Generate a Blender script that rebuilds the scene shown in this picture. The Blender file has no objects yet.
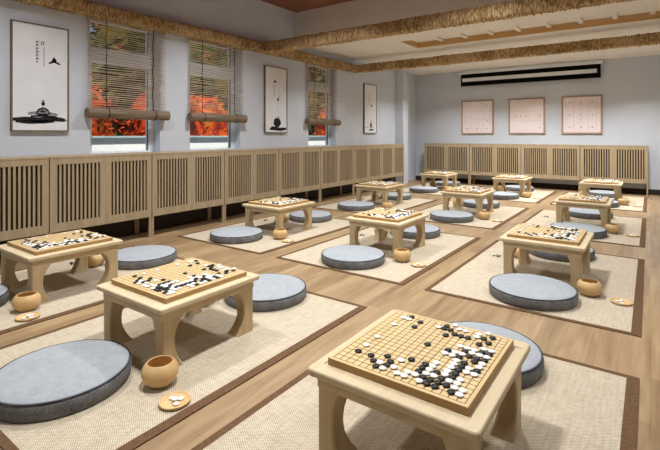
import bpy, bmesh, math, random
from mathutils import Vector, Matrix, noise
random.seed(7)
S = bpy.context.scene
COL = S.collection

# ------------------------------------------------------------ camera
cam_d = bpy.data.cameras.new('camera'); cam = bpy.data.objects.new('camera', cam_d); COL.objects.link(cam)
cam.location = (0, 0, 1.0)
cam.rotation_euler = (math.radians(90), 0, math.atan2(320, 445))
cam_d.sensor_width = 36; cam_d.lens = 445 * 36 / 660; cam_d.shift_y = -90 / 660
cam_d.clip_start = 0.02; cam_d.clip_end = 200
S.camera = cam

# ------------------------------------------------------------ world, sun, lamps, exposure
S.view_settings.view_transform = 'Standard'; S.view_settings.look = 'None'
S.view_settings.exposure = 0.0; S.view_settings.gamma = 1.0; S.view_settings.use_curve_mapping = False
W = bpy.data.worlds.new('world'); S.world = W; W.use_nodes = True
wn = W.node_tree.nodes; wl = W.node_tree.links
bg = wn['Background']; sky = wn.new('ShaderNodeTexSky'); sky.sky_type = 'NISHITA'; sky.sun_disc = False
sky.sun_elevation = math.radians(60); sky.sun_rotation = math.radians(90)
wl.new(sky.outputs[0], bg.inputs[0]); bg.inputs[1].default_value = 0.13
sd = bpy.data.lights.new('sun', 'SUN'); so = bpy.data.objects.new('sun', sd); COL.objects.link(so)
sd.energy = 7.0; sd.angle = 0.01; sd.color = (1, .93, .82)
so.rotation_euler = (0, math.radians(29), math.radians(-15)); so.location = (12, 0, 12)
LAMPS = [(-3.0, 1.35, 2.74, 15.5), (-1.2, 1.2, 2.74, 19), (-3.0, 3.25, 2.74, 18), (-1.2, 3.3, 2.74, 20), (.5, 2.6, 2.74, 10), (-2.2, -1.1, 2.74, 10),
         (-3.1, 5.45, 2.32, 10), (-1.2, 5.45, 2.32, 14), (-3.0, 7.8, 2.32, 17), (-1.6, 7.8, 2.32, 23), (-.1, 7.8, 2.32, 24)]
for i, (x, y, z, e) in enumerate(LAMPS):
    l = bpy.data.lights.new('ceiling_lamp', 'AREA'); l.shape = 'DISK'; l.size = .24; l.energy = e * 1.6; l.color = (.965, .985, 1.0); l.spread = math.radians(126)
    o = bpy.data.objects.new('ceiling_lamp', l); o.location = (x, y, z); COL.objects.link(o)

# ------------------------------------------------------------ materials
def lin(c):
    return tuple(((v / 255) / 12.92 if v / 255 <= .04045 else ((v / 255 + .055) / 1.055) ** 2.4) for v in c) + (1,)
def newmat(name, rough=.6, spec=.3):
    m = bpy.data.materials.new(name); m.use_nodes = True
    b = m.node_tree.nodes['Principled BSDF']; b.inputs['Roughness'].default_value = rough
    b.inputs['Specular IOR Level'].default_value = spec
    return m, m.node_tree.nodes, m.node_tree.links, b
def N(nodes, kind, **kw):
    n = nodes.new(kind)
    for k, v in kw.items():
        if k in n.inputs: n.inputs[k].default_value = v
        else: setattr(n, k, v)
    return n
def mathn(nodes, links, op, a, b=None, c=None):
    n = nodes.new('ShaderNodeMath'); n.operation = op
    for i, v in enumerate((a, b, c)):
        if v is None: continue
        if isinstance(v, (int, float)): n.inputs[i].default_value = v
        else: links.new(v, n.inputs[i])
    return n.outputs[0]
def mixc(nodes, links, fac, a, b, blend='MIX'):
    n = nodes.new('ShaderNodeMix'); n.data_type = 'RGBA'; n.blend_type = blend
    for idx, v in ((0, fac), (6, a), (7, b)):
        if isinstance(v, (int, float, tuple)): n.inputs[idx].default_value = v
        else: links.new(v, n.inputs[idx])
    return n.outputs[2]
def coords(nodes, links, scale=(1, 1, 1), rot=(0, 0, 0), world=False):
    mp = nodes.new('ShaderNodeMapping'); mp.inputs['Scale'].default_value = scale; mp.inputs['Rotation'].default_value = rot
    if world: g = nodes.new('ShaderNodeNewGeometry'); links.new(g.outputs['Position'], mp.inputs[0])
    else: t = nodes.new('ShaderNodeTexCoord'); links.new(t.outputs['Object'], mp.inputs[0])
    return mp.outputs[0]
def bump(nodes, links, bsdf, h, strength, dist):
    n = nodes.new('ShaderNodeBump'); n.inputs['Strength'].default_value = strength; n.inputs['Distance'].default_value = dist
    links.new(h, n.inputs['Height']); links.new(n.outputs[0], bsdf.inputs['Normal'])
def noisy(name, c1, c2, scale=(8, 8, 8), nscale=1, rough=.6, spec=.3, detail=3, bmp=0, world=False, bscale=None, lo=.35, hi=.65):
    m, n, l, b = newmat(name, rough, spec)
    v = coords(n, l, scale, world=world)
    t = N(n, 'ShaderNodeTexNoise', Scale=nscale, Detail=detail); l.new(v, t.inputs['Vector'])
    r = n.new('ShaderNodeValToRGB'); r.color_ramp.elements[0].color = lin(c1); r.color_ramp.elements[1].color = lin(c2)
    r.color_ramp.elements[0].position = lo; r.color_ramp.elements[1].position = hi
    l.new(t.outputs[0], r.inputs[0]); l.new(r.outputs[0], b.inputs['Base Color'])
    if bmp:
        t2 = t
        if bscale:
            t2 = N(n, 'ShaderNodeTexNoise', Scale=bscale, Detail=2); l.new(coords(n, l, world=world), t2.inputs['Vector'])
        bump(n, l, b, t2.outputs[0], bmp, .003)
    return m
M = {}
M['wall'] = noisy('wall_plaster', (203, 208, 217), (207, 212, 221), (3, 3, 3), rough=.9, spec=.1, world=True)
M['plaster'] = noisy('ceiling_plaster', (228, 224, 218), (231, 227, 221), (3, 3, 3), rough=.9, spec=.1, world=True)
M['white'] = noisy('white_paint', (222, 226, 230), (228, 232, 236), (5, 5, 5), rough=.5)
def wood(name, c1, c2, axis='X', rough=.5, grain=30, spec=.3, bmp=.15):
    sc = {'X': (2, grain, grain), 'Y': (grain, 2, grain), 'Z': (grain, grain, 2)}[axis]
    return noisy(name, c1, c2, sc, rough=rough, spec=spec, detail=5, bmp=bmp, lo=.3, hi=.7)
M['table'] = wood('ash_wood', (190, 167, 130), (204, 183, 146), 'Y')
M['tabletop'] = wood('ash_tabletop', (202, 182, 147), (214, 195, 160), 'Y')
M['table_leg'] = wood('ash_wood_leg', (184, 160, 122), (200, 177, 138), 'Z')
M['cab'] = wood('oak_cabinet', (160, 140, 110), (176, 156, 126), 'Z', rough=.55)
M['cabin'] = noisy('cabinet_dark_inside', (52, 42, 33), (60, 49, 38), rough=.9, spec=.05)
M['tray'] = wood('tray_wood', (196, 156, 102), (210, 172, 120), 'X', rough=.6)
M['fr_dark'] = wood('dark_bronze_frame', (110, 96, 78), (124, 110, 90), 'Z')
M['fr_brown'] = wood('walnut_frame', (164, 138, 120), (178, 152, 134), 'Z')
M['baseb'] = noisy('shade_dark_baseboard', (50, 39, 33), (58, 45, 38), rough=.6)  # dark brown, deepened to carry the shade under the cabinets
M['paper'] = noisy('rice_paper', (226, 227, 230), (232, 233, 236), (6, 6, 6), rough=.9, spec=.05)
M['pinkpaper'] = noisy('pink_paper', (236, 222, 222), (240, 228, 228), (6, 6, 6), rough=.9, spec=.05)
M['ink'] = noisy('ink', (22, 22, 24), (60, 60, 62), (60, 60, 60), rough=.9, spec=.05)
M['inkgrey'] = noisy('grey_ink', (120, 120, 124), (160, 160, 164), (60, 60, 60), rough=.9, spec=.05)
M['line'] = noisy('print_line', (214, 198, 202), (206, 188, 194), rough=.9, spec=.05)
M['linedark'] = noisy('print_mark', (160, 142, 148), (174, 156, 162), rough=.9, spec=.05)
M['black'] = noisy('black_fabric', (12, 12, 13), (16, 16, 17), rough=.8, spec=.05)
M['stone_b'] = noisy('black_slate', (14, 14, 15), (22, 22, 23), (90, 90, 90), rough=.45, spec=.3)
M['stone_w'] = noisy('white_shell', (236, 236, 232), (244, 244, 240), (90, 90, 90), rough=.35, spec=.4)
M['bowl'] = wood('turned_cherry', (200, 164, 112), (216, 182, 130), 'X', rough=.4, grain=14)
M['slat'] = noisy('bamboo_slat', (146, 128, 108), (202, 186, 164), (6, 6, 160), rough=.7, spec=.15)
M['bamroll'] = noisy('bamboo_roll', (104, 88, 72), (150, 132, 112), (150, 3, 150), rough=.7, spec=.15)
M['cord'] = noisy('dark_cord', (34, 28, 26), (44, 36, 32), rough=.8)
M['metal'] = noisy('grey_metal', (150, 150, 150), (160, 160, 160), rough=.4)
M['winline'] = noisy('dark_gasket', (84, 90, 98), (96, 102, 110), rough=.5)
def mat_ceiling():
    m, n, l, b = newmat('red_wood_ceiling', .6)
    v = coords(n, l, world=True, rot=(0, 0, math.radians(90)))
    br = N(n, 'ShaderNodeTexBrick', Scale=1, Color1=lin((124, 78, 58)), Color2=lin((152, 100, 74)), Mortar=lin((80, 52, 42)))
    br.inputs['Brick Width'].default_value = 1.4; br.inputs['Row Height'].default_value = .09; br.inputs['Mortar Size'].default_value = .004
    l.new(v, br.inputs['Vector'])
    t = N(n, 'ShaderNodeTexNoise', Scale=1, Detail=6); l.new(coords(n, l, (26, 3, 20), world=True), t.inputs['Vector'])
    l.new(mixc(n, l, .5, br.outputs[0], mixc(n, l, t.outputs[0], lin((100, 60, 44)), lin((178, 124, 96)))), b.inputs['Base Color'])
    return m
M['woodceil'] = mat_ceiling()
def mat_floor():
    m, n, l, b = newmat('oak_floor', .38, .35)
    v = coords(n, l, world=True, rot=(0, 0, math.radians(90)))
    br = N(n, 'ShaderNodeTexBrick', Scale=1, Color1=lin((132, 107, 76)), Color2=lin((176, 149, 112)), Mortar=lin((112, 86, 60)))
    br.offset = .37; br.inputs['Brick Width'].default_value = .95; br.inputs['Row Height'].default_value = .115
    br.inputs['Mortar Size'].default_value = .0012; br.inputs['Mortar Smooth'].default_value = .3; br.inputs['Bias'].default_value = -.1
    l.new(v, br.inputs['Vector'])
    t = N(n, 'ShaderNodeTexNoise', Scale=1, Detail=7, Distortion=.6); l.new(coords(n, l, (24, 2.2, 1), world=True), t.inputs['Vector'])
    r = n.new('ShaderNodeValToRGB'); r.color_ramp.elements[0].color = lin((120, 92, 62)); r.color_ramp.elements[1].color = lin((188, 160, 122))
    r.color_ramp.elements[0].position = .3; r.color_ramp.elements[1].position = .72
    l.new(t.outputs[0], r.inputs[0])
    c = mixc(n, l, .5, br.outputs[0], r.outputs[0]); l.new(c, b.inputs['Base Color'])
    bump(n, l, b, br.outputs[1], -.2, .002)
    return m
M['floor'] = mat_floor()
def mat_rug():
    m, n, l, b = newmat('woven_rush', .85, .1)
    v = coords(n, l)
    sx = n.new('ShaderNodeSeparateXYZ'); l.new(v, sx.inputs[0])
    a = mathn(n, l, 'SINE', mathn(n, l, 'MULTIPLY', sx.outputs[0], 2 * math.pi / .0125))
    bb = mathn(n, l, 'SINE', mathn(n, l, 'MULTIPLY', sx.outputs[1], 2 * math.pi / .0085))
    w = mathn(n, l, 'MULTIPLY_ADD', mathn(n, l, 'MULTIPLY', a, bb), .5, .5)
    t = N(n, 'ShaderNodeTexNoise', Scale=1, Detail=4); l.new(coords(n, l, (14, 90, 14)), t.inputs['Vector'])
    t2 = N(n, 'ShaderNodeTexNoise', Scale=1, Detail=3); l.new(coords(n, l, (90, 10, 14)), t2.inputs['Vector'])
    c = mixc(n, l, w, lin((160, 145, 122)), lin((226, 213, 190)))
    f = mathn(n, l, 'MULTIPLY_ADD', mathn(n, l, 'ADD', t.outputs[0], t2.outputs[0]), .5, 0)
    r = n.new('ShaderNodeValToRGB'); r.color_ramp.elements[0].color = (.80, .78, .75, 1); r.color_ramp.elements[1].color = (1.0, 1.0, 1.0, 1)
    r.color_ramp.elements[0].position = .38; r.color_ramp.elements[1].position = .6; l.new(f, r.inputs[0])
    l.new(mixc(n, l, 1.0, c, r.outputs[0], 'MULTIPLY'), b.inputs['Base Color'])
    bump(n, l, b, w, .4, .002)
    return m
M['rug'] = mat_rug()
M['rugborder'] = noisy('brown_rug_border', (96, 72, 52), (112, 86, 64), (120, 120, 120), rough=.9, spec=.05, bmp=.3)
def mat_board():
    m, n, l, b = newmat('go_board_face', .45, .3)
    v = coords(n, l); sx = n.new('ShaderNodeSeparateXYZ'); l.new(v, sx.inputs[0])
    t = N(n, 'ShaderNodeTexNoise', Scale=1, Detail=4); l.new(coords(n, l, (60, 3, 60)), t.inputs['Vector'])
    base = mixc(n, l, t.outputs[0], lin((202, 171, 118)), lin((228, 201, 152)))
    ms = []; us = []
    for k, p in ((0, .02307), (1, .02448)):
        u = mathn(n, l, 'DIVIDE', sx.outputs[k], p); us.append(u)
        d = mathn(n, l, 'ABSOLUTE', mathn(n, l, 'SUBTRACT', u, mathn(n, l, 'ROUND', u)))
        ln = mathn(n, l, 'LESS_THAN', d, .06)
        ins = mathn(n, l, 'LESS_THAN', mathn(n, l, 'ABSOLUTE', u), 9.045)
        ms.append((ln, ins))
    inside = mathn(n, l, 'MULTIPLY', ms[0][1], ms[1][1])
    line = mathn(n, l, 'MULTIPLY', mathn(n, l, 'MAXIMUM', ms[0][0], ms[1][0]), inside)
    ds = []
    for u in us:
        q = mathn(n, l, 'DIVIDE', u, 6.0)
        ds.append(mathn(n, l, 'POWER', mathn(n, l, 'MULTIPLY', mathn(n, l, 'SUBTRACT', q, mathn(n, l, 'ROUND', q)), 6.0), 2.0))
    dot = mathn(n, l, 'MULTIPLY', mathn(n, l, 'LESS_THAN', mathn(n, l, 'ADD', ds[0], ds[1]), .022), inside)
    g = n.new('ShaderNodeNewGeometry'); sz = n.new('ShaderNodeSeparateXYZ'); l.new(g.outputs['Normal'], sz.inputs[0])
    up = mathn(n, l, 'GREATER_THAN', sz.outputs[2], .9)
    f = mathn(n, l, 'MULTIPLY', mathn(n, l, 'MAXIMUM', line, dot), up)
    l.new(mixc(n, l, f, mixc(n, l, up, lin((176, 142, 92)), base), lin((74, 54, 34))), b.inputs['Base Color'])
    return m
M['board'] = mat_board()
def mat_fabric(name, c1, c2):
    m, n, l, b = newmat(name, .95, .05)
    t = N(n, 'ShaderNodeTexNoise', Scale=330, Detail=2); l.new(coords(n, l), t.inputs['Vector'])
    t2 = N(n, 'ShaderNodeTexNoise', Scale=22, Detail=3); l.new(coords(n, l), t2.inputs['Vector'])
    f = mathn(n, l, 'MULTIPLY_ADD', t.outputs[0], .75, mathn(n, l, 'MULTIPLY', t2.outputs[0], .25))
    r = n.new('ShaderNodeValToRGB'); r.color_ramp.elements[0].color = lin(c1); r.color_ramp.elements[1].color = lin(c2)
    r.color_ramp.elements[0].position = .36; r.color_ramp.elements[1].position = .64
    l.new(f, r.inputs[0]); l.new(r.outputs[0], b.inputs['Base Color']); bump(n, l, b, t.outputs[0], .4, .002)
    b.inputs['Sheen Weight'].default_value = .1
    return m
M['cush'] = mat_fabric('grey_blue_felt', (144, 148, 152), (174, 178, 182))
M['cushside'] = mat_fabric('cushion_side_weave', (80, 80, 81), (140, 140, 141))  # coloured darker than the top cover
M['piping'] = noisy('dark_piping', (60, 62, 65), (72, 74, 77), rough=.9, spec=.05)
def mat_rope():
    m, n, l, b = newmat('straw_rope', .85, .1)
    t = N(n, 'ShaderNodeTexNoise', Scale=1, Detail=3); l.new(coords(n, l, (120, 22, 24)), t.inputs['Vector'])
    t2 = N(n, 'ShaderNodeTexNoise', Scale=3.5, Detail=3); l.new(coords(n, l, world=True), t2.inputs['Vector'])
    f = mathn(n, l, 'MULTIPLY_ADD', t.outputs[0], .7, mathn(n, l, 'MULTIPLY', t2.outputs[0], .3))
    r = n.new('ShaderNodeValToRGB'); e = r.color_ramp.elements; e[0].color = lin((112, 86, 54)); e[1].color = lin((214, 188, 146))
    e[0].position = .36; e[1].position = .62; x = e.new(.48); x.color = lin((164, 134, 92))
    l.new(f, r.inputs[0]); l.new(r.outputs[0], b.inputs['Base Color']); bump(n, l, b, t.outputs[0], .6, .006)
    return m
M['rope'] = mat_rope()
def mat_glass():
    m = bpy.data.materials.new('window_glass'); m.use_nodes = True; n = m.node_tree.nodes; l = m.node_tree.links
    n.remove(n['Principled BSDF']); o = n['Material Output']
    t = n.new('ShaderNodeBsdfTransparent'); t.inputs[0].default_value = (.93, .95, .95, 1)
    g = n.new('ShaderNodeBsdfGlossy'); g.inputs['Roughness'].default_value = .03
    f = n.new('ShaderNodeLayerWeight'); mx = n.new('ShaderNodeMixShader')
    l.new(mathn(n, l, 'MULTIPLY_ADD', mathn(n, l, 'POWER', f.outputs[1], 4.0), .3, .015), mx.inputs[0]); l.new(t.outputs[0], mx.inputs[1]); l.new(g.outputs[0], mx.inputs[2]); l.new(mx.outputs[0], o.inputs[0])
    return m
M['glass'] = mat_glass()
def leafmat(name, cols):
    m, n, l, b = newmat(name, .6, .2)
    t = N(n, 'ShaderNodeTexNoise', Scale=2.3, Detail=4); l.new(coords(n, l, world=True), t.inputs['Vector'])
    w = N(n, 'ShaderNodeTexWhiteNoise'); l.new(coords(n, l, (9, 9, 9), world=True), w.inputs[0])
    r = n.new('ShaderNodeValToRGB'); e = r.color_ramp.elements
    e[0].position = .3; e[0].color = lin(cols[0]); e[1].position = .72; e[1].color = lin(cols[-1])
    for i, c in enumerate(cols[1:-1]): x = e.new(.3 + .42 * (i + 1) / (len(cols) - 1)); x.color = lin(c)
    l.new(mathn(n, l, 'MULTIPLY_ADD', w.outputs[0], .12, mathn(n, l, 'SUBTRACT', t.outputs[0], .06)), r.inputs[0]); l.new(r.outputs[0], b.inputs['Base Color'])
    return m
M['leafred'] = leafmat('autumn_leaves', [(40, 26, 10), (160, 44, 10), (204, 80, 16), (190, 116, 36), (60, 52, 18)])
M['leaforange'] = leafmat('orange_leaves', [(44, 42, 16), (172, 62, 14), (196, 84, 20), (110, 26, 10)])
M['leafgreen'] = leafmat('olive_leaves', [(34, 38, 18), (66, 68, 28), (94, 88, 36), (130, 44, 22)])
M['bark'] = noisy('bark', (74, 58, 44), (104, 84, 64), (20, 20, 4), rough=.9)
M['parapet'] = noisy('pale_stone', (232, 236, 236), (242, 245, 244), (2, 2, 2), rough=.8, world=True)
M['capstone'] = noisy('cap_shade_teal', (150, 172, 172), (164, 184, 184), (2, 2, 2), rough=.8, world=True)  # teal tone paints the shadow line along the wall cap
M['ground'] = noisy('outdoor_paving', (150, 152, 148), (170, 172, 168), (1, 1, 1), rough=.9, world=True)

# ------------------------------------------------------------ helpers
def link(name, me, mat, parent=None, loc=None, rotz=0):
    o = bpy.data.objects.new(name, me)
    for m in (mat if isinstance(mat, (list, tuple)) else [mat]):
        if m is not None: me.materials.append(m)
    COL.objects.link(o)
    if parent: o.parent = parent
    if loc: o.location = loc
    o.rotation_euler = (0, 0, rotz)
    return o
def finish(bm, name='mesh', smooth=False, bev=0, segs=2):
    if bev:
        bmesh.ops.bevel(bm, geom=list(bm.edges), offset=bev, segments=segs, affect='EDGES', profile=.5)
    bmesh.ops.recalc_face_normals(bm, faces=bm.faces)
    if smooth:
        for f in bm.faces: f.smooth = True
    me = bpy.data.meshes.new(name); bm.to_mesh(me); bm.free()
    return me
def box(bm, a, b, mi=0):
    vs = [bm.verts.new((x, y, z)) for z in (a[2], b[2]) for (x, y) in ((a[0], a[1]), (b[0], a[1]), (b[0], b[1]), (a[0], b[1]))]
    for f in ((3, 2, 1, 0), (4, 5, 6, 7), (0, 1, 5, 4), (1, 2, 6, 5), (2, 3, 7, 6), (3, 0, 4, 7)):
        bm.faces.new([vs[i] for i in f]).material_index = mi
def boxes(lst, bev=0, segs=2):
    bm = bmesh.new()
    for a, b in lst: box(bm, a, b)
    return finish(bm, bev=bev, segs=segs)
def rings(bm, rs, cap0=True, cap1=True):
    vr = [[bm.verts.new(p) for p in r] for r in rs]
    n = len(vr[0])
    for a, b in zip(vr, vr[1:]):
        for i in range(n): bm.faces.new((a[i], a[(i + 1) % n], b[(i + 1) % n], b[i]))
    if cap0: bm.faces.new(vr[0][::-1])
    if cap1: bm.faces.new(vr[-1])
def lathe(prof, n=40, smooth=True, closed=True):
    bm = bmesh.new(); rs = []
    for r, z in prof:
        rs.append([(max(r, 1e-4) * math.cos(2 * math.pi * i / n), max(r, 1e-4) * math.sin(2 * math.pi * i / n), z) for i in range(n)])
    rings(bm, rs)
    return finish(bm, smooth=smooth)
def rrect(hx, hy, r, z, n=5):
    pts = []
    for cx, cy, a0 in ((hx - r, hy - r, 0), (-hx + r, hy - r, 90), (-hx + r, -hy + r, 180), (hx - r, -hy + r, 270)):
        for i in range(n + 1):
            a = math.radians(a0 + 90 * i / n); pts.append((cx + r * math.cos(a), cy + r * math.sin(a), z))
    return pts
def tag(o, label, cat, group=None, kind=None):
    o['label'] = label; o['category'] = cat
    if group: o['group'] = group
    if kind: o['kind'] = kind
    return o
def empty(name, loc, rotz=0):
    o = bpy.data.objects.new(name, None); COL.objects.link(o); o.location = loc; o.rotation_euler = (0, 0, rotz); o.empty_display_size = .05
    return o
def struct(name, me, mat, parent=None):
    o = link(name, me, mat, parent)
    if not parent: o['kind'] = 'structure'
    return o
def dup(root, loc, rotz=0, parent=None):
    c = root.copy(); COL.objects.link(c)
    if parent: c.parent = parent
    else: c.location = loc; c.rotation_euler = (0, 0, rotz)
    for ch in list(root.children): dup(ch, None, 0, c)
    return c

# ------------------------------------------------------------ room shell
XL, XR, YF, YB = -4.25, 1.3, 9.2, -2.4
ZH, ZL, YS = 2.81, 2.33, 5.05
struct('floor', boxes([((XL - .2, YB - .2, -.1), (XR + .2, YF + .2, 0))]), M['floor'])
WINS = [(2.07, 2.80), (3.18, 3.95), (5.34, 6.07)]
WZ0, WZ1, GX = .80, 2.13, -4.36
segs = []; y = YB
for a, b in WINS:
    segs.append(((XL - .16, y, 0), (XL, a, ZH + .1))); segs.append(((XL - .16, a, 0), (XL, b, WZ0))); segs.append(((XL - .16, a, WZ1), (XL, b, ZH + .1))); y = b
segs.append(((XL - .16, y, 0), (XL, YF + .2, ZH + .1)))
struct('wall_left', boxes(segs), M['wall'])
struct('wall_back', boxes([((XL, YF, 0), (XR, YF + .2, ZH + .1))]), M['wall'])
struct('wall_right', boxes([((XR, YB, 0), (XR + .2, YF + .2, ZH + .1))]), M['wall'])
struct('wall_front', boxes([((XL - .2, YB - .2, 0), (XR + .2, YB, ZH + .1))]), M['wall'])
struct('wall_column', boxes([((XL, 8.2, 0), (-4.06, 8.42, ZL))], bev=.004), M['wall'])
struct('ceiling', boxes([((XL - .2, YB - .2, ZH), (XR + .2, YS, ZH + .12))]), M['woodceil'])
TX, TY0, TY1, TD = -2.9, 5.73, 6.33, .085
struct('ceiling', boxes([((XL, YS, ZL), (XR, TY0, ZH + .1)), ((XL, TY1, ZL), (XR, YF, ZH + .1)), ((XL, TY0, ZL), (TX, TY1, ZH + .1)),
                         ((TX, TY0, ZL + TD), (XR, TY1, ZH + .1))]), M['plaster'])
e = .012
struct('trim_1', boxes([((TX, TY0 + e, ZL + .004), (TX + e, TY1 - e, ZL + TD)), ((TX, TY1 - e, ZL + .004), (XR, TY1, ZL + TD)), ((TX, TY0, ZL + .004), (XR, TY0 + e, ZL + TD))]), M['tray'])
bars = []
xx = TX + .38
while xx < XR - .1:
    bars.append(((xx, TY0 + e, ZL + TD - .03), (xx + .05, TY1 - e, ZL + TD))); xx += .36
struct('trim_2', boxes(bars), M['plaster'])
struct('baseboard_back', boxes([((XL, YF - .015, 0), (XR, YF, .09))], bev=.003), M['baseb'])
struct('baseboard_shade_left', boxes([((XL, YB, 0), (XL + .015, 8.2, .2))], bev=.003), M['baseb'])  # raised and near black to paint the shade beneath the left cabinets
struct('baseboard_right', boxes([((XR - .015, YB, 0), (XR, YF - .02, .09))], bev=.003), M['baseb'])

# windows
for k, (a, b) in enumerate(WINS):
    fx0, fx1 = GX - .05, GX
    f = .07; t0, t1 = 1.70, 1.855; fu = .03
    w = struct('window_%d' % (k + 1), boxes([((fx0, a, WZ0), (fx1, a + f, t0)), ((fx0, b - f, WZ0), (fx1, b, t0)), ((fx0, a, t1), (fx1, a + fu, WZ1)), ((fx0, b - f, t1), (fx1, b, WZ1)), ((fx0, a + fu, WZ1 - fu), (fx1, b - f, WZ1)),
                ((fx0, a + f, WZ0), (fx1, b - f, WZ0 + .035)), ((fx0, a, t0), (fx1, b, t1))], bev=.003), M['white'])
    struct('window_pane', boxes([((GX - .03, a + f, WZ0 + .035), (GX - .024, b - f, t0))]), M['glass'], w)
    struct('window_pane', boxes([((GX - .03, a + fu, t1), (GX - .024, b - f, WZ1 - fu))]), M['glass'], w)
    g = .005
    struct('window_gasket', boxes([((GX - .02, b - f - g, WZ0 + .035), (GX + .001, b - f + .001, t0)), ((GX - .02, b - f - g, t1), (GX + .001, b - f + .001, WZ1 - fu))]), M['winline'], w)
    struct('window_sill', boxes([((GX, a, WZ0), (XL + .0, b, WZ0 + .018))], bev=.003), M['white'], w)

# ------------------------------------------------------------ outdoors
og = struct('ground', boxes([((-30, -8, -.3), (XL - .2, 30, -.12))]), M['ground'])
pw = struct('garden_wall', boxes([((-6.35, -2, -.12), (-6.2, 22, .955))]), M['parapet'])
struct('wall_cap', boxes([((-6.40, -2, .955), (-6.15, 22, .985))], bev=.004), M['capstone'], pw)
def leafy(name, loc, rx, ry, z0, z1, n, mat, seed, label, cat, group, leaf=.055, trunk=False):
    rnd = random.Random(seed)
    r = empty(name, (loc[0], loc[1], -.12))
    bm = bmesh.new(); zc = (z0 + z1) / 2; hz = (z1 - z0) / 2
    bmesh.ops.create_icosphere(bm, subdivisions=3, radius=1)
    for v in bm.verts:
        d = .80 + .2 * noise.noise(v.co * 1.8 + Vector((seed, 0, 0)))
        v.co = Vector((v.co.x * rx * d, v.co.y * ry * d, v.co.z * hz * d + zc))
    for _ in range(n):
        u = rnd.uniform(-1, 1); th = rnd.uniform(0, 2 * math.pi); s = math.sqrt(1 - u * u)
        d = Vector((s * math.cos(th), s * math.sin(th), u))
        k = rnd.uniform(.62, 1.0) * (.85 + .3 * noise.noise(d * 2.2 + Vector((seed, 3, 0))))
        c = Vector((d.x * rx * k, d.y * ry * k, d.z * hz * k + zc))
        q = Vector((rnd.gauss(0, 1), rnd.gauss(0, 1), rnd.gauss(0, 1))).normalized(); p = q.orthogonal().normalized(); w = q.cross(p)
        L = leaf * rnd.uniform(.6, 1.3)
        bm.faces.new([bm.verts.new(c + p * L), bm.verts.new(c + w * L * .5), bm.verts.new(c - p * L), bm.verts.new(c - w * L * .5)])
    me = bpy.data.meshes.new('foliage'); bm.to_mesh(me); bm.free()
    link('foliage', me, mat, r)
    bm = bmesh.new(); rs = []
    H = zc + .2
    for i in range(7):
        t = i / 6; rr = (.10 if trunk else .04) * (1 - .5 * t)
        rs.append([(rr * math.cos(a * math.pi / 4) + .05 * math.sin(3 * t + seed), rr * math.sin(a * math.pi / 4), t * H) for a in range(8)])
    rings(bm, rs); link('trunk', finish(bm, smooth=True), M['bark'], r)
    tag(r, label, cat, group)
for i in range(14):
    yy = 2.2 + i * 1.35
    view = 'left window' if yy < 4.8 else ('middle window' if yy < 7 else 'right window')
    leafy('autumn_shrub', (-7.2 - .75 * (i % 2), yy), .58, .90, .0, 2.2 + .12 * math.sin(i * 1.7), 5200, M['leafred'] if i % 3 != 1 else M['leaforange'], i + 1,
          'orange and red autumn shrub outside the ' + view, 'shrub', 'autumn shrubs outside the ' + view)
for i in range(11):
    yy = 2.6 + i * 1.95
    view = 'left window' if yy < 5.8 else ('middle window' if yy < 8.5 else 'right window')
    leafy('garden_tree', (-9.6 - 2.8 * (i % 2), yy), 1.25, 2.0, -.2, 5.6 + .2 * math.sin(i), 8500, M['leafgreen'], 40 + i,
          'olive green garden tree behind the shrubs, outside the ' + view, 'tree', 'garden trees outside the ' + view, leaf=.12, trunk=True)

# ------------------------------------------------------------ rope wrapped beams
def rope_beam(L, hy, hz, seed, skew):
    rnd = random.Random(seed); bm = bmesh.new(); rs = []
    step = .0055; nst = int(L / step); per = 20
    pts0 = rrect(hy, hz, .022, 0, 4); np_ = len(pts0)
    amp = [rnd.uniform(.5, 1.4) for _ in range(int(L / .032) + 10)]; off = [rnd.uniform(-.003, .003) for _ in amp]
    for s in range(nst + 1):
        x = L * s / nst; r = []
        for j, (a, b, _) in enumerate(pts0):
            t = j / np_; xs = x + skew * b + .006 * noise.noise(Vector((x * 6, t * 6, seed)))
            q = xs / .032; k = max(0, min(len(amp) - 1, int(q + 4)))
            d = .011 * amp[k] * abs(math.sin(math.pi * q)) + off[k] * .5 - .005 + .004 * noise.noise(Vector((x * 3, a * 20, b * 20 + seed)))
            ln = math.hypot(a, b); r.append((x, a * (1 + d / ln), b * (1 + d / ln)))
        rs.append(r)
    rings(bm, rs)
    return finish(bm, smooth=True)
zb = 2.158
o = link('rope_wrapped_beam', rope_beam(8.6, .06, .058, 1, .9), M['rope'], loc=(XL + .062, -1.93, zb), rotz=math.pi / 2)
tag(o, 'straw rope wrapped beam running along the left wall above the windows', 'beam', 'rope wrapped beams')
o = link('rope_wrapped_beam', rope_beam(5.42, .06, .068, 2, .25), M['rope'], loc=(XL + .128, 4.31, zb - .002))
tag(o, 'straw rope wrapped cross beam, the nearer one crossing the room below the plaster bulkhead', 'beam', 'rope wrapped beams')
o = link('rope_wrapped_beam', rope_beam(5.42, .055, .066, 3, .1), M['rope'], loc=(XL + .128, 6.61, zb - .002))
tag(o, 'straw rope wrapped cross beam, the farther one just before the projector screen', 'beam', 'rope wrapped beams')

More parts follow.
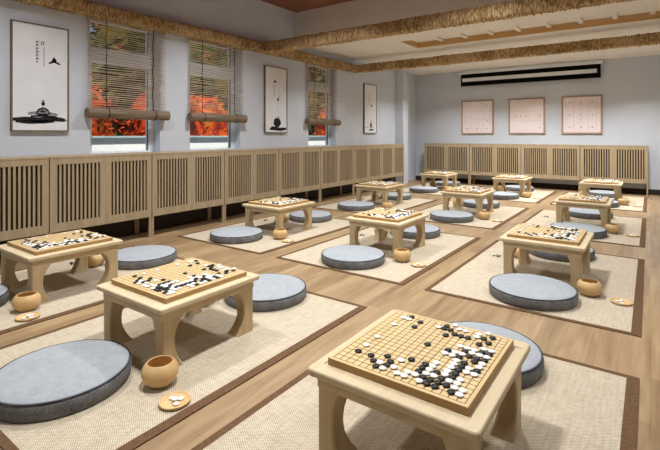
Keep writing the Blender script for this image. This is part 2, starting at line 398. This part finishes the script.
# ------------------------------------------------------------ cabinets
def make_cabinet(Wd, H=.823, D=.292):
    # local: x along width 0..Wd, y depth (front at 0, back at +D), z up
    r = empty('slatted_cabinet', (0, 0, 0)); t = .018; z0 = .205
    link('body', boxes([((0, .02, z0), (t, D, H - t)), ((Wd - t, .02, z0), (Wd, D, H - t)), ((t, .02, z0), (Wd - t, D, z0 + t)),
                        ((0, 0.0, H - t), (Wd, D, H)), ((Wd / 2 - .01, .03, z0 + t), (Wd / 2 + .01, D - .01, H - t))], bev=.0015, segs=1), M['cab'], r)
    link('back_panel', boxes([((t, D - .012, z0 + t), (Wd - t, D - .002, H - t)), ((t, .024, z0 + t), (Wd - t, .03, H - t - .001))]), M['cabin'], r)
    for s in (0, 1):
        x0 = .003 + s * (Wd / 2 - .0025); x1 = x0 + Wd / 2 - .0035; za, zc = z0 - .002, H - t - .002
        gx0, gx1, gz0, gz1 = x0 + .055, x1 - .047, .272, .757
        link('door', boxes([((x0, 0, za), (gx0, .02, zc)), ((gx1, 0, za), (x1, .02, zc)), ((gx0, 0, za), (gx1, .02, gz0)), ((gx0, 0, gz1), (gx1, .02, zc))]), M['cab'], r)
        d = r.children[-1]
        n = 10; pitch = (gx1 - gx0 + .0) / (n + .45)
        link('slats', boxes([((gx0 + pitch * (i + .5), .003, gz0 - .001), (gx0 + pitch * (i + .5) + pitch * .50, .009, gz1 + .001)) for i in range(n)]), M['cab'], d)
    for x in (0.0, Wd - .022):
        for yy in (.004, D - .03):
            link('leg', boxes([((x, yy, 0), (x + .022, yy + .022, z0 - .002))], bev=.001, segs=1), M['cab'], r)
    return r
lw = .918; y0 = 1.602 - lw
where_l = ['farthest left and cut by the photo edge', 'below the ink painting of the seated figure', 'below the left window', 'below the middle window',
           'below the tall ink painting between two windows', 'below the right window', 'below the narrowest ink painting', 'at the far end beside the column']
proto = make_cabinet(.912)
cabs = []
for i in range(8):
    y = 1.602 + (i - 1) * .9155
    o = proto if i == 0 else dup(proto, (0, 0, 0))
    o.location = (-3.952, y, 0); o.rotation_euler = (0, 0, math.pi / 2); cabs.append(o)
names = ['leftmost in the photo and cut by its edge', 'second from the left, below the left window', 'third from the left, between the left and middle windows', 'fourth from the left, below the middle window',
         'fifth from the left, behind the second table', 'sixth from the left, below the right window', 'seventh from the left, near the far end', 'last of the row beside the corner column']
for o, nm in zip(cabs, names):
    tag(o, 'slatted cabinet, left wall, ' + nm, 'cabinet', 'slatted cabinets along the left wall')
proto2 = make_cabinet(.972)
for i, nm in enumerate(['leftmost of the row', 'second from the left, below the left print', 'second from the right, below the right print', 'rightmost of the row']):
    o = proto2 if i == 0 else dup(proto2, (0, 0, 0))
    o.location = (-3.924 + .976 * i, 8.905, 0)
    tag(o, 'slatted cabinet, back wall, ' + nm, 'cabinet', 'slatted cabinets along the back wall')

# ------------------------------------------------------------ blinds
def make_blind():
    # local: wall at x=0, +x into room, y across (0 centre), z world
    r = empty('bamboo_blind', (0, 0, 0)); hw = .405
    bm = bmesh.new(); rnd = random.Random(3); z = 1.262
    while z < 2.095:
        a = rnd.uniform(-.0015, .0015); b = rnd.uniform(-.0015, .0015); sag = rnd.uniform(-.005, .005)
        h = rnd.uniform(.006, .0095); n = 8; L = hw + rnd.uniform(-.006, .006)
        prev = None
        for i in range(n + 1):
            yy = -L + 2 * L * i / n; zz = z + a + (b - a) * i / n + sag * math.sin(math.pi * i / n * 2)
            cur = [bm.verts.new((.032, yy, zz)), bm.verts.new((.036, yy, zz)), bm.verts.new((.036, yy, zz + h)), bm.verts.new((.032, yy, zz + h))]
            if prev:
                for j in range(4): bm.faces.new((prev[j], prev[(j + 1) % 4], cur[(j + 1) % 4], cur[j]))
                if i == n: bm.faces.new(cur)
            else: bm.faces.new(cur[::-1])
            prev = cur
        z += .0205
    link('slats', finish(bm), M['slat'], r)
    link('head_rail', boxes([((.028, -hw, 2.07), (.042, hw, 2.095))], bev=.002), M['slat'], r)
    bm = bmesh.new(); R = .045; turns = 3; n = 22
    rs = []
    for L in (-hw - .022, -hw - .02, hw + .018, hw + .02):
        rr = R * (.93 if L in (-hw - .022, hw + .02) else 1)
        rs.append([(.06 + rr * math.cos(2 * math.pi * i / n) * (1 + .04 * math.sin(5 * i)), L, 1.204 + rr * 1.1 * math.sin(2 * math.pi * i / n)) for i in range(n)])
    rings(bm, rs); link('rolled_bottom', finish(bm, smooth=False), M['bamroll'], r)
    for yy in (-.235, .255):
        bm = bmesh.new(); rs = []
        for i in range(25):
            zz = 2.09 - i * (2.09 - 1.245) / 24; w = .004 * math.sin(i * .9)
            rs.append([(.0435 + .0035 * math.cos(a * math.pi / 3), yy + w + .0035 * math.sin(a * math.pi / 3), zz) for a in range(6)])
        rings(bm, rs); c = link('cord', finish(bm, smooth=True), M['cord'], r)
        bm = bmesh.new(); rs = []
        for i in range(25):
            a2 = 2 * math.pi * i / 24
            cx, cz = .06 + .0495 * math.cos(a2), 1.204 + .0545 * math.sin(a2)
            rs.append([(cx + .003 * math.cos(a2) * math.cos(q * math.pi / 3), yy + .003 * math.sin(q * math.pi / 3), cz + .003 * math.sin(a2) * math.cos(q * math.pi / 3)) for q in range(6)])
        rings(bm, rs, False, False); link('cord_loop', finish(bm, smooth=True), M['cord'], c)
    return r
bl = make_blind()
for i, (yc, nm) in enumerate(((2.435, 'left, the largest in the photo'), (3.555, 'middle'), (5.665, 'right'))):
    o = bl if i == 0 else dup(bl, (0, 0, 0))
    o.location = (XL, yc, 0)
    tag(o, 'half raised brown bamboo slat blind over the %s window' % nm.split(',')[0] + (', largest in the photo' if i == 0 else ''), 'blind', 'bamboo blinds over the windows')

# ------------------------------------------------------------ ink paintings
def stroke(bm, pts, w, z=0):
    # tapered ribbon in local (u, v) plane
    n = len(pts)
    L = []; R = []
    for i, (u, v) in enumerate(pts):
        a = pts[max(0, i - 1)]; b = pts[min(n - 1, i + 1)]; dx, dy = b[0] - a[0], b[1] - a[1]; d = math.hypot(dx, dy) or 1
        ww = w * (.35 + .65 * math.sin(math.pi * (i + .6) / (n + .2))) / 2 if n > 2 else w / 2
        L.append(bm.verts.new((0, u - dy / d * ww, v + dx / d * ww))); R.append(bm.verts.new((0, u + dy / d * ww, v - dx / d * ww)))
    for i in range(n - 1): bm.faces.new((L[i], R[i], R[i + 1], L[i + 1]))
def blob(bm, u, v, ru, rv, seed=0, n=26, rough=.25):
    bm.faces.new([bm.verts.new((0, u + ru * math.cos(2 * math.pi * i / n) * (1 + rough * noise.noise(Vector((i * .9, seed, 0)))),
                                v + rv * math.sin(2 * math.pi * i / n) * (1 + rough * noise.noise(Vector((i * .9, seed + 5, 0)))))) for i in range(n)])
def glyphs(bm, u, v, s, n, seed):
    rnd = random.Random(seed)
    for k in range(n):
        vv = v - k * s * 1.25
        for _ in range(3): q = rnd.uniform(-.4, .4) * s; stroke(bm, [(u - .45 * s, vv + q), (u + .45 * s, vv + q + .05 * s)], s * .16)
        for _ in range(2): q = rnd.uniform(-.35, .35) * s; stroke(bm, [(u + q, vv + .45 * s), (u + q - .1 * s, vv - .45 * s)], s * .16)
def painting(yc, wdt, z0, z1, ink_fn, label):
    r = empty('ink_painting', (XL, yc, z0)); hw = wdt / 2; H = z1 - z0; f = .011
    link('frame', boxes([((.002, -hw, 0), (.03, -hw + f, H)), ((.002, hw - f, 0), (.03, hw, H)), ((.002, -hw + f, 0), (.03, hw - f, f)), ((.002, -hw + f, H - f), (.03, hw - f, H))], bev=.0015), M['fr_dark'], r)
    link('paper', boxes([((.004, -hw + f, f), (.022, hw - f, H - f))]), M['paper'], r)
    for nm, m, fn in zip(('ink_drawing', 'ink_wash', 'calligraphy', 'ink_loose_strokes'), (M['ink'], M['inkgrey'], M['ink'], M['ink']), ink_fn):  # last part: loose strokes, a hat in the first painting
        bm = bmesh.new(); fn(bm, hw, H); me = finish(bm); o = link(nm, me, m, r); o.location.x = .0228 if nm == 'ink_drawing' else .0224
    tag(r, label, 'painting', 'framed ink paintings on the left wall')
def p1_ink(bm, hw, H):
    stroke(bm, [(-hw + .012, .10), (-.12, .105), (-.02, .098), (.08, .112), (.16, .105), (hw - .03, .10)], .045)
    stroke(bm, [(-.19, .085), (-.1, .078), (0.02, .083), (.1, .09)], .03)
    stroke(bm, [(-.08, .128), (.0, .135), (.12, .128)], .018)
    for s in (-1, 1):
        stroke(bm, [(.015 + s * .0, .205), (.015 + s * .035, .185), (.015 + s * .05, .155)], .016)
        stroke(bm, [(.015 + s * .055, .152), (.015 + s * .02, .142), (.015 - s * .03, .15)], .014)
    blob(bm, .015, .238, .014, .02, 2); stroke(bm, [(.005, .262), (.015, .268), (.025, .262)], .01)
    stroke(bm, [(.005, .20), (.012, .18), (.005, .165)], .01)
def p1_wash(bm, hw, H):
    stroke(bm, [(-.10, .15), (0, .165), (.13, .145)], .03); blob(bm, .015, .18, .03, .02, 7); stroke(bm, [(.1, .098), (.17, .092), (hw - .014, .098)], .014)
def p1_text(bm, hw, H):
    glyphs(bm, -.03, H - .155, .022, 7, 1); glyphs(bm, .012, H - .16, .03, 1, 2)
    stroke(bm, [(.022, H - .19), (.022, H - .36)], .004)
def p1_hat(bm, hw, H):
    stroke(bm, [(.06, H - .325), (.09, H - .31), (.10, H - .272), (.115, H - .31), (.15, H - .325)], .022); blob(bm, .103, H - .295, .018, .02, 4)
def p2_ink(bm, hw, H):
    blob(bm, .02, .145, .075, .065, 3); stroke(bm, [(-.13, .055), (-.03, .06), (.08, .05), (hw - .02, .06)], .05); stroke(bm, [(-.1, .085), (-.05, .075), (.02, .085)], .02)
def p2_top_stroke(bm, hw, H):
    stroke(bm, [(-.05, H - .20), (-.03, H - .205), (.0, H - .2)], .03)
def p2_loose_strokes(bm, hw, H):
    blob(bm, .035, H - .45, .02, .02, 5); stroke(bm, [(.035, H - .44), (.08, H - .40), (.075, H - .36)], .008)
def p2_wash(bm, hw, H):
    glyphs(bm, -.04, H - .24, .018, 8, 7); stroke(bm, [(.04, H - .48), (.03, H - .56), (.04, H - .66)], .004); stroke(bm, [(.0, .215), (.04, .23), (.08, .21)], .012)
def p3_ink(bm, hw, H):
    blob(bm, .02, .15, .035, .04, 3); stroke(bm, [(.02, .17), (.02, .20), (.025, .235)], .03); stroke(bm, [(-.05, .062), (.03, .07), (.11, .06)], .03); blob(bm, .04, H - .40, .028, .018, 8)
def p3_wash(bm, hw, H):
    glyphs(bm, -.06, H - .2, .018, 8, 9); stroke(bm, [(-.19, .10), (-.12, .12), (-.05, .1)], .012); stroke(bm, [(.0, .10), (.04, .11), (.12, .1)], .014)
painting(1.648, .445, 1.030, 1.945, (p1_ink, p1_wash, p1_text, p1_hat), 'framed ink painting of a seated figure on rocks, left of the left window')
painting(4.597, .455, 1.030, 1.945, (p2_ink, p2_wash, p2_top_stroke, p2_loose_strokes), 'framed ink painting of a dark boulder, between the middle and right windows')
painting(7.168, .45, 1.030, 1.945, (p3_ink, p3_wash), 'framed ink painting of a small dark hut, right of the right window')

# prints on the back wall
def print_frame(xc, wdt, z0, z1, label, style):
    r = empty('framed_print', (xc, YF, z0)); hw = wdt / 2; H = z1 - z0; f = .026
    link('frame', boxes([((-hw, -.03, 0), (-hw + f, -.002, H)), ((hw - f, -.03, 0), (hw, -.002, H)), ((-hw + f, -.03, 0), (hw - f, -.002, f)), ((-hw + f, -.03, H - f), (hw - f, -.002, H))], bev=.002), M['fr_brown'], r)
    link('paper', boxes([((-hw + f, -.02, f), (hw - f, -.004, H - f))]), M['pinkpaper'], r)
    ls = []; dk = []; a, b = -hw + .07, hw - .07; c, d = .07, H - .07
    if style == 0:
        for i in range(7): zz = c + i * .045; ls.append(((a, -.0208, zz), (b, -.0202, zz + .006)))
        for i in range(5): xx = a + i * (b - a) / 4; ls.append(((xx, -.0208, c), (xx + .004, -.0202, d)))
        dk = [(a + .05, c + .04), (0, c + .04), (b - .06, c + .04), (a + .04, d - .05), (b - .06, d - .05), (b - .05, c + .2)]
    elif style == 1:
        for i in range(4): zz = c + i * (d - c) / 3; ls.append(((a, -.0208, zz), (b, -.0202, zz + .004)))
        dk = [(b - .02, c + .05), (b - .02, (c + d) / 2), (b - .02, d - .05), (0, (c + d) / 2), (-.1, (c + d) / 2), (-.2, (c + d) / 2 - .01)]
    else:
        for i in range(5): xx = a + .12 * i; ls.append(((xx, -.0208, c), (xx + .005, -.0202, d)))
        dk = [(a + .06 + i * .18, c + .05 + j * (d - c - .1) / 2) for i in range(3) for j in range(3)]
    link('printed_lines', boxes(ls), M['line'], r)
    link('printed_marks', boxes([((x - .012, -.0214, zz - .01), (x + .012, -.0209, zz + .01)) for x, zz in dk]), M['linedark'], r)
    tag(r, label, 'print', 'square prints on the back wall')
print_frame(-2.88, .65, 1.02, 1.712, 'square brown framed pale print, left one on the back wall', 0)
print_frame(-1.936, .655, 1.02, 1.712, 'square brown framed pale print, middle one on the back wall', 1)
print_frame(-1.003, .645, 1.02, 1.712, 'square brown framed pale print, right one on the back wall', 2)

# projector screen
r = empty('projector_screen', (-1.985, YF, 2.0))
link('casing', boxes([((-1.255, -.125, .255), (1.315, -.006, .322))], bev=.008), M['white'], r)
link('screen', boxes([((-1.215, -.075, .01), (1.282, -.055, .255))]), M['black'], r)
link('white_strip', boxes([((-1.185, -.079, .100), (1.225, -.0755, .172))]), M['white'], r)
link('bottom_bar', boxes([((-1.22, -.082, 0), (1.285, -.05, .012))], bev=.002), M['metal'], r)
tag(r, 'rolled up projector screen, black with a white strip, above the prints', 'projector screen')

# ------------------------------------------------------------ go sets
RX = {'A': -3.785, 'B': -2.475, 'C': -1.18}; RY = {1: .54, 2: 2.68, 3: 4.83, 4: 7.06}
RW, RL, RT = 1.145, 1.68, .005
def make_rug():
    r = empty('woven_rug', (0, 0, 0)); hx, hy = RW / 2, RL / 2; bx, bl_, by = .043, .031, .030
    link('woven_field', boxes([((-hx + bl_, -hy + by, 0), (hx - bx, hy - by, RT))]), M['rug'], r)
    link('border', boxes([((-hx, -hy, 0), (-hx + bl_, hy, RT)), ((hx - bx, -hy, 0), (hx, hy, RT)),
                          ((-hx + bl_, -hy, 0), (hx - bx, -hy + by, RT)), ((-hx + bl_, hy - by, 0), (hx - bx, hy, RT))]), M['rugborder'], r)
    return r
def make_table():
    r = empty('low_table', (0, 0, 0)); hx, hy = .265, .287
    bm = bmesh.new(); rs = []
    for dz, ins in ((0, .004), (.002, .001), (.005, 0), (.017, 0), (.020, .0012), (.0225, .004)):
        rs.append(rrect(hx - ins, hy - ins, .016 - ins * .3, .2575 + dz, 4))
    rings(bm, rs); top = link('tabletop', finish(bm), M['tabletop'], r)
    bxw, byw = .2203, .23375
    link('corner_notch', boxes([((-bxw - .013, -byw - .002, .2795), (-bxw - .008, -byw + .026, .2803))]), M['fr_dark'], top)
    link('corner_notch', boxes([((bxw + .006, byw - .006, .2795), (bxw + .026, byw - .001, .2803))]), M['fr_dark'], top)
    ins = .026; ax, ay = hx - ins, hy - ins
    link('apron', boxes([((-ax, -ay, .218), (ax, -ay + .03, .2578)), ((-ax, ay - .03, .218), (ax, ay, .2578)),
                         ((-ax, -ay + .03, .218), (-ax + .03, ay - .03, .2578)), ((ax - .03, -ay + .03, .218), (ax, ay - .03, .2578))]), M['table'], r)
    H = .218
    for sx in (-1, 1):
        for sy in (-1, 1):
            bm = bmesh.new(); rs = []; n = 14
            for i in range(n + 1):
                z = H * i / n; t = (z - .115) / .115
                k = min(1, abs(t)) ** 2.2
                wx = .058 + (.030 if t > 0 else .022) * k; wy = .062 + (.062 if t > 0 else .046) * k
                c = .006
                pts = [(0 + c, 0), (wx - c, 0), (wx, c), (wx, wy - c), (wx - c, wy), (c, wy), (0, wy - c), (0, c)]
                rs.append([(sx * (ax - px), sy * (ay - py), z) for px, py in pts])
            rings(bm, rs); o = link('leg', finish(bm), M['table_leg'], r)
    return r
def make_board():
    hx, hy = .2203, .23375
    bm = bmesh.new(); rs = [rrect(hx, hy, .002, 0, 1), rrect(hx, hy, .002, .0208, 1), rrect(hx - .0012, hy - .0012, .002, .022, 1)]
    rings(bm, rs); return link('go_board', finish(bm), M['board'])
def make_cushion():
    r = empty('round_cushion', (0, 0, 0)); R = .25
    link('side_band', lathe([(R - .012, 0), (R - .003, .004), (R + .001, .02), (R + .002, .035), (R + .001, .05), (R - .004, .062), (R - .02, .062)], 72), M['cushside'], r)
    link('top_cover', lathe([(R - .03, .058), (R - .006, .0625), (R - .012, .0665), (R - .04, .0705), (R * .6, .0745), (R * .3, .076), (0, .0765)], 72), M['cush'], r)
    for z, rr in ((.063, R - .003), (.005, R - .005)):
        bm = bmesh.new(); rs = []; n = 72; m = 6; rad = .0019
        for i in range(n):
            a = 2 * math.pi * i / n
            rs.append([((rr + rad * math.cos(q * 2 * math.pi / m)) * math.cos(a), (rr + rad * math.cos(q * 2 * math.pi / m)) * math.sin(a), z + rad * math.sin(q * 2 * math.pi / m)) for q in range(m)])
        rs.append(rs[0]); rings(bm, rs, False, False); bmesh.ops.remove_doubles(bm, verts=bm.verts, dist=1e-6); link('piping', finish(bm, smooth=True), M['piping'], r)
    return r
def make_bowl():
    R = .071; prof = [(0, 0), (.036, 0), (.042, .003)]
    for i in range(1, 13):
        a = math.radians(-62 + i * (62 + 42) / 12); prof.append((R * math.cos(a), .050 + .056 * math.sin(a)))
    prof += [(.0505, .0895), (.0475, .0900), (.0460, .0875)]
    for i in range(0, 9):
        a = math.radians(40 - i * 106 / 8); prof.append((.063 * math.cos(a) * (1 if i < 8 else .9), .050 + .047 * math.sin(a)))
    prof.append((0, .0085))
    return link('go_bowl', lathe(prof, 48), M['bowl'])
def make_lid():
    return link('bowl_lid', lathe([(0, 0), (.045, 0), (.054, .004), (.057, .010), (.0565, .013), (.053, .0125), (.050, .008), (.046, .0062), (.044, .0068), (.042, .0056), (0, .005)], 40), M['bowl'])
def stone_prof(): return [(0, 0), (.004, .0002), (.0078, .0012), (.0106, .0027), (.0114, .0038), (.0106, .0050), (.0078, .0064), (.004, .0073), (0, .0076)]
def stone_mesh(n=16): return lathe(stone_prof(), n)
PAT = ["..........O....O...", "...#.....#.OO.O.#..", "..OO.#..O##...O#...", "...........###..#..", ".....#....#....#...", "..O.............OO.",
       ".............OOO##.", "..............#OOO.", ".........#..#OO###.", "............OO#.#O.", "..O...........O#.O.", "..............O#O#.",
       "............O.O#OO.", "..O......#.#O.O#...", "......#.O..#O#O#O..", "..#.#..#...#OO#OO..", ".....#O#O.OO####OO.", "......#O.OO.O##.#O.", "..................."]
colname = {'A': 'left column', 'B': 'middle column', 'C': 'right column'}
rowname = {1: 'front row', 2: 'second row', 3: 'third row', 4: 'back row'}
def place(c, r): return '%s, %s' % (rowname[r], colname[c])
P = dict(rug=make_rug(), table=make_table(), board=make_board(), cushion=make_cushion(), bowl=make_bowl(), lid=make_lid())
used = {}
def put(kind, loc, rotz=0):
    if kind in used: o = dup(P[kind], loc, rotz)
    else: used[kind] = 1; o = P[kind]; o.location = loc; o.rotation_euler = (0, 0, rotz)
    return o
stones = []   # (distance, x, y, z, colour, label, group)
TCX = {'A': .612, 'B': .593, 'C': .585}
cam2 = Vector((0, 0, 1))
for r in (1, 2, 3, 4):
    for c in 'CBA':
        rx, ry = RX[c], RY[r]; where = place(c, r)
        o = put('rug', (rx + RW / 2, ry + RL / 2, 0)); tag(o, 'beige woven rug with dark brown border, ' + where, 'rug', 'woven rugs under the go tables')
        tx, ty = rx + TCX[c], ry + .815
        zt = RT
        o = put('table', (tx, ty, zt)); tag(o, 'pale wooden low table with curved legs, ' + where, 'table', 'low go tables')
        o = put('board', (tx, ty, zt + .2803)); tag(o, 'square yellow wooden go board, ' + where, 'go board', 'go boards')
        zs = zt + .2803 + .022
        for j, row in enumerate(PAT):
            for i, ch in enumerate(row):
                if ch == '.': continue
                jj = 18 - j; px, py = tx + (i - 9) * .02307, ty + (jj - 9) * .02448
                px += random.uniform(-.0006, .0006); py += random.uniform(-.0006, .0006)
                q = ('left' if i < 9.5 and jj < 9.5 else 'near' if jj < 9.5 else 'right' if i >= 9.5 else 'far') 
                cn = 'black' if ch == '#' else 'white'
                stones.append(((Vector((px, py, zs)) - cam2).length, px, py, zs, cn, '%s go stone, %s quarter of the go board, %s' % (cn, q, where),
                               '%s stones in the %s quarter of the board, %s' % (cn, q, where)))
        cx = rx + {'A': .548, 'B': .570, 'C': .588}[c]; dy = 0
        if (c, r) != ('C', 1):
            o = put('cushion', (cx, ry + .28 + dy, zt), random.uniform(0, 6)); tag(o, 'round grey floor cushion, camera side of table, ' + where, 'cushion', 'round floor cushions')
        o = put('cushion', (cx - (.018 if (c, r) != ('C', 1) else .016), ry + 1.455 + dy * .6, zt), random.uniform(0, 6)); tag(o, 'round grey floor cushion, far side of table, ' + where, 'cushion', 'round floor cushions')
        if (c, r) != ('C', 1):
            o = put('bowl', (tx + .290, ty - .306, zt)); tag(o, 'round wooden bowl by the near leg of the table, ' + where, 'bowl', 'go bowls')
            lx, ly = rx + 1.042, ry + .465; o = put('lid', (lx, ly, zt)); tag(o, 'wooden bowl lid holding white stones, ' + where, 'lid', 'bowl lids used as trays')
            for k in range(4):
                a = k * 1.7 + r + ord(c); rr = .021 if k else .0
                stones.append(((Vector((lx, ly, 0)) - cam2).length, lx + rr * 1.08 * math.cos(a), ly + rr * 1.08 * math.sin(a) , zt + .0056 + (.0 if k else .0062), 'white',
                               'white go stone lying in the wooden lid, ' + where, 'white stones in the lid, ' + where))
        if (c, r) != ('C', 1):
            bx, by = tx - .262, ty + .350
            o = put('bowl', (bx, by, zt)); tag(o, 'round wooden bowl behind the far leg of the table, ' + where, 'bowl', 'go bowls')
            lx, ly = rx + .160, ry + 1.085
            for k in range(4):
                a = k * 1.7 + r * 2 + ord(c); rr = .021 if k else .0
                stones.append(((Vector((lx, ly, 0)) - cam2).length, lx + rr * 1.08 * math.cos(a), ly + rr * 1.08 * math.sin(a), zt + (.0 if k else .0062), 'black',
                               'black go stone lying on the rug, ' + where, 'black stones on the rug, ' + where))
stones.sort(key=lambda s: s[0])
proto_s = {}
for s in stones[:300]:
    d, x, y, z, cn, lab, grp = s
    if cn not in proto_s:
        o = link('go_stone', stone_mesh(20), M['stone_b'] if cn == 'black' else M['stone_w']); proto_s[cn] = o
    else: o = proto_s[cn].copy(); COL.objects.link(o)
    o.location = (x, y, z); tag(o, lab, 'go stone', grp)
bm = bmesh.new(); prof = [(.006, .0006), (.0114, .0038), (.006, .0072)]
for d, x, y, z, cn, lab, grp in stones[300:]:
    n = 8; rs = [[(x + r_ * math.cos(2 * math.pi * i / n), y + r_ * math.sin(2 * math.pi * i / n), z + h) for i in range(n)] for r_, h in prof]
    f0 = len(bm.faces); rings(bm, rs); bm.faces.ensure_lookup_table()
    if cn == 'white':
        for k in range(f0, len(bm.faces)): bm.faces[k].material_index = 1
me = bpy.data.meshes.new('stones'); bm.to_mesh(me); bm.free()
o = link('go_stones', me, [M['stone_b'], M['stone_w']])
tag(o, 'black and white go stones on the boards and lids farther back', 'go stones', kind='stuff')
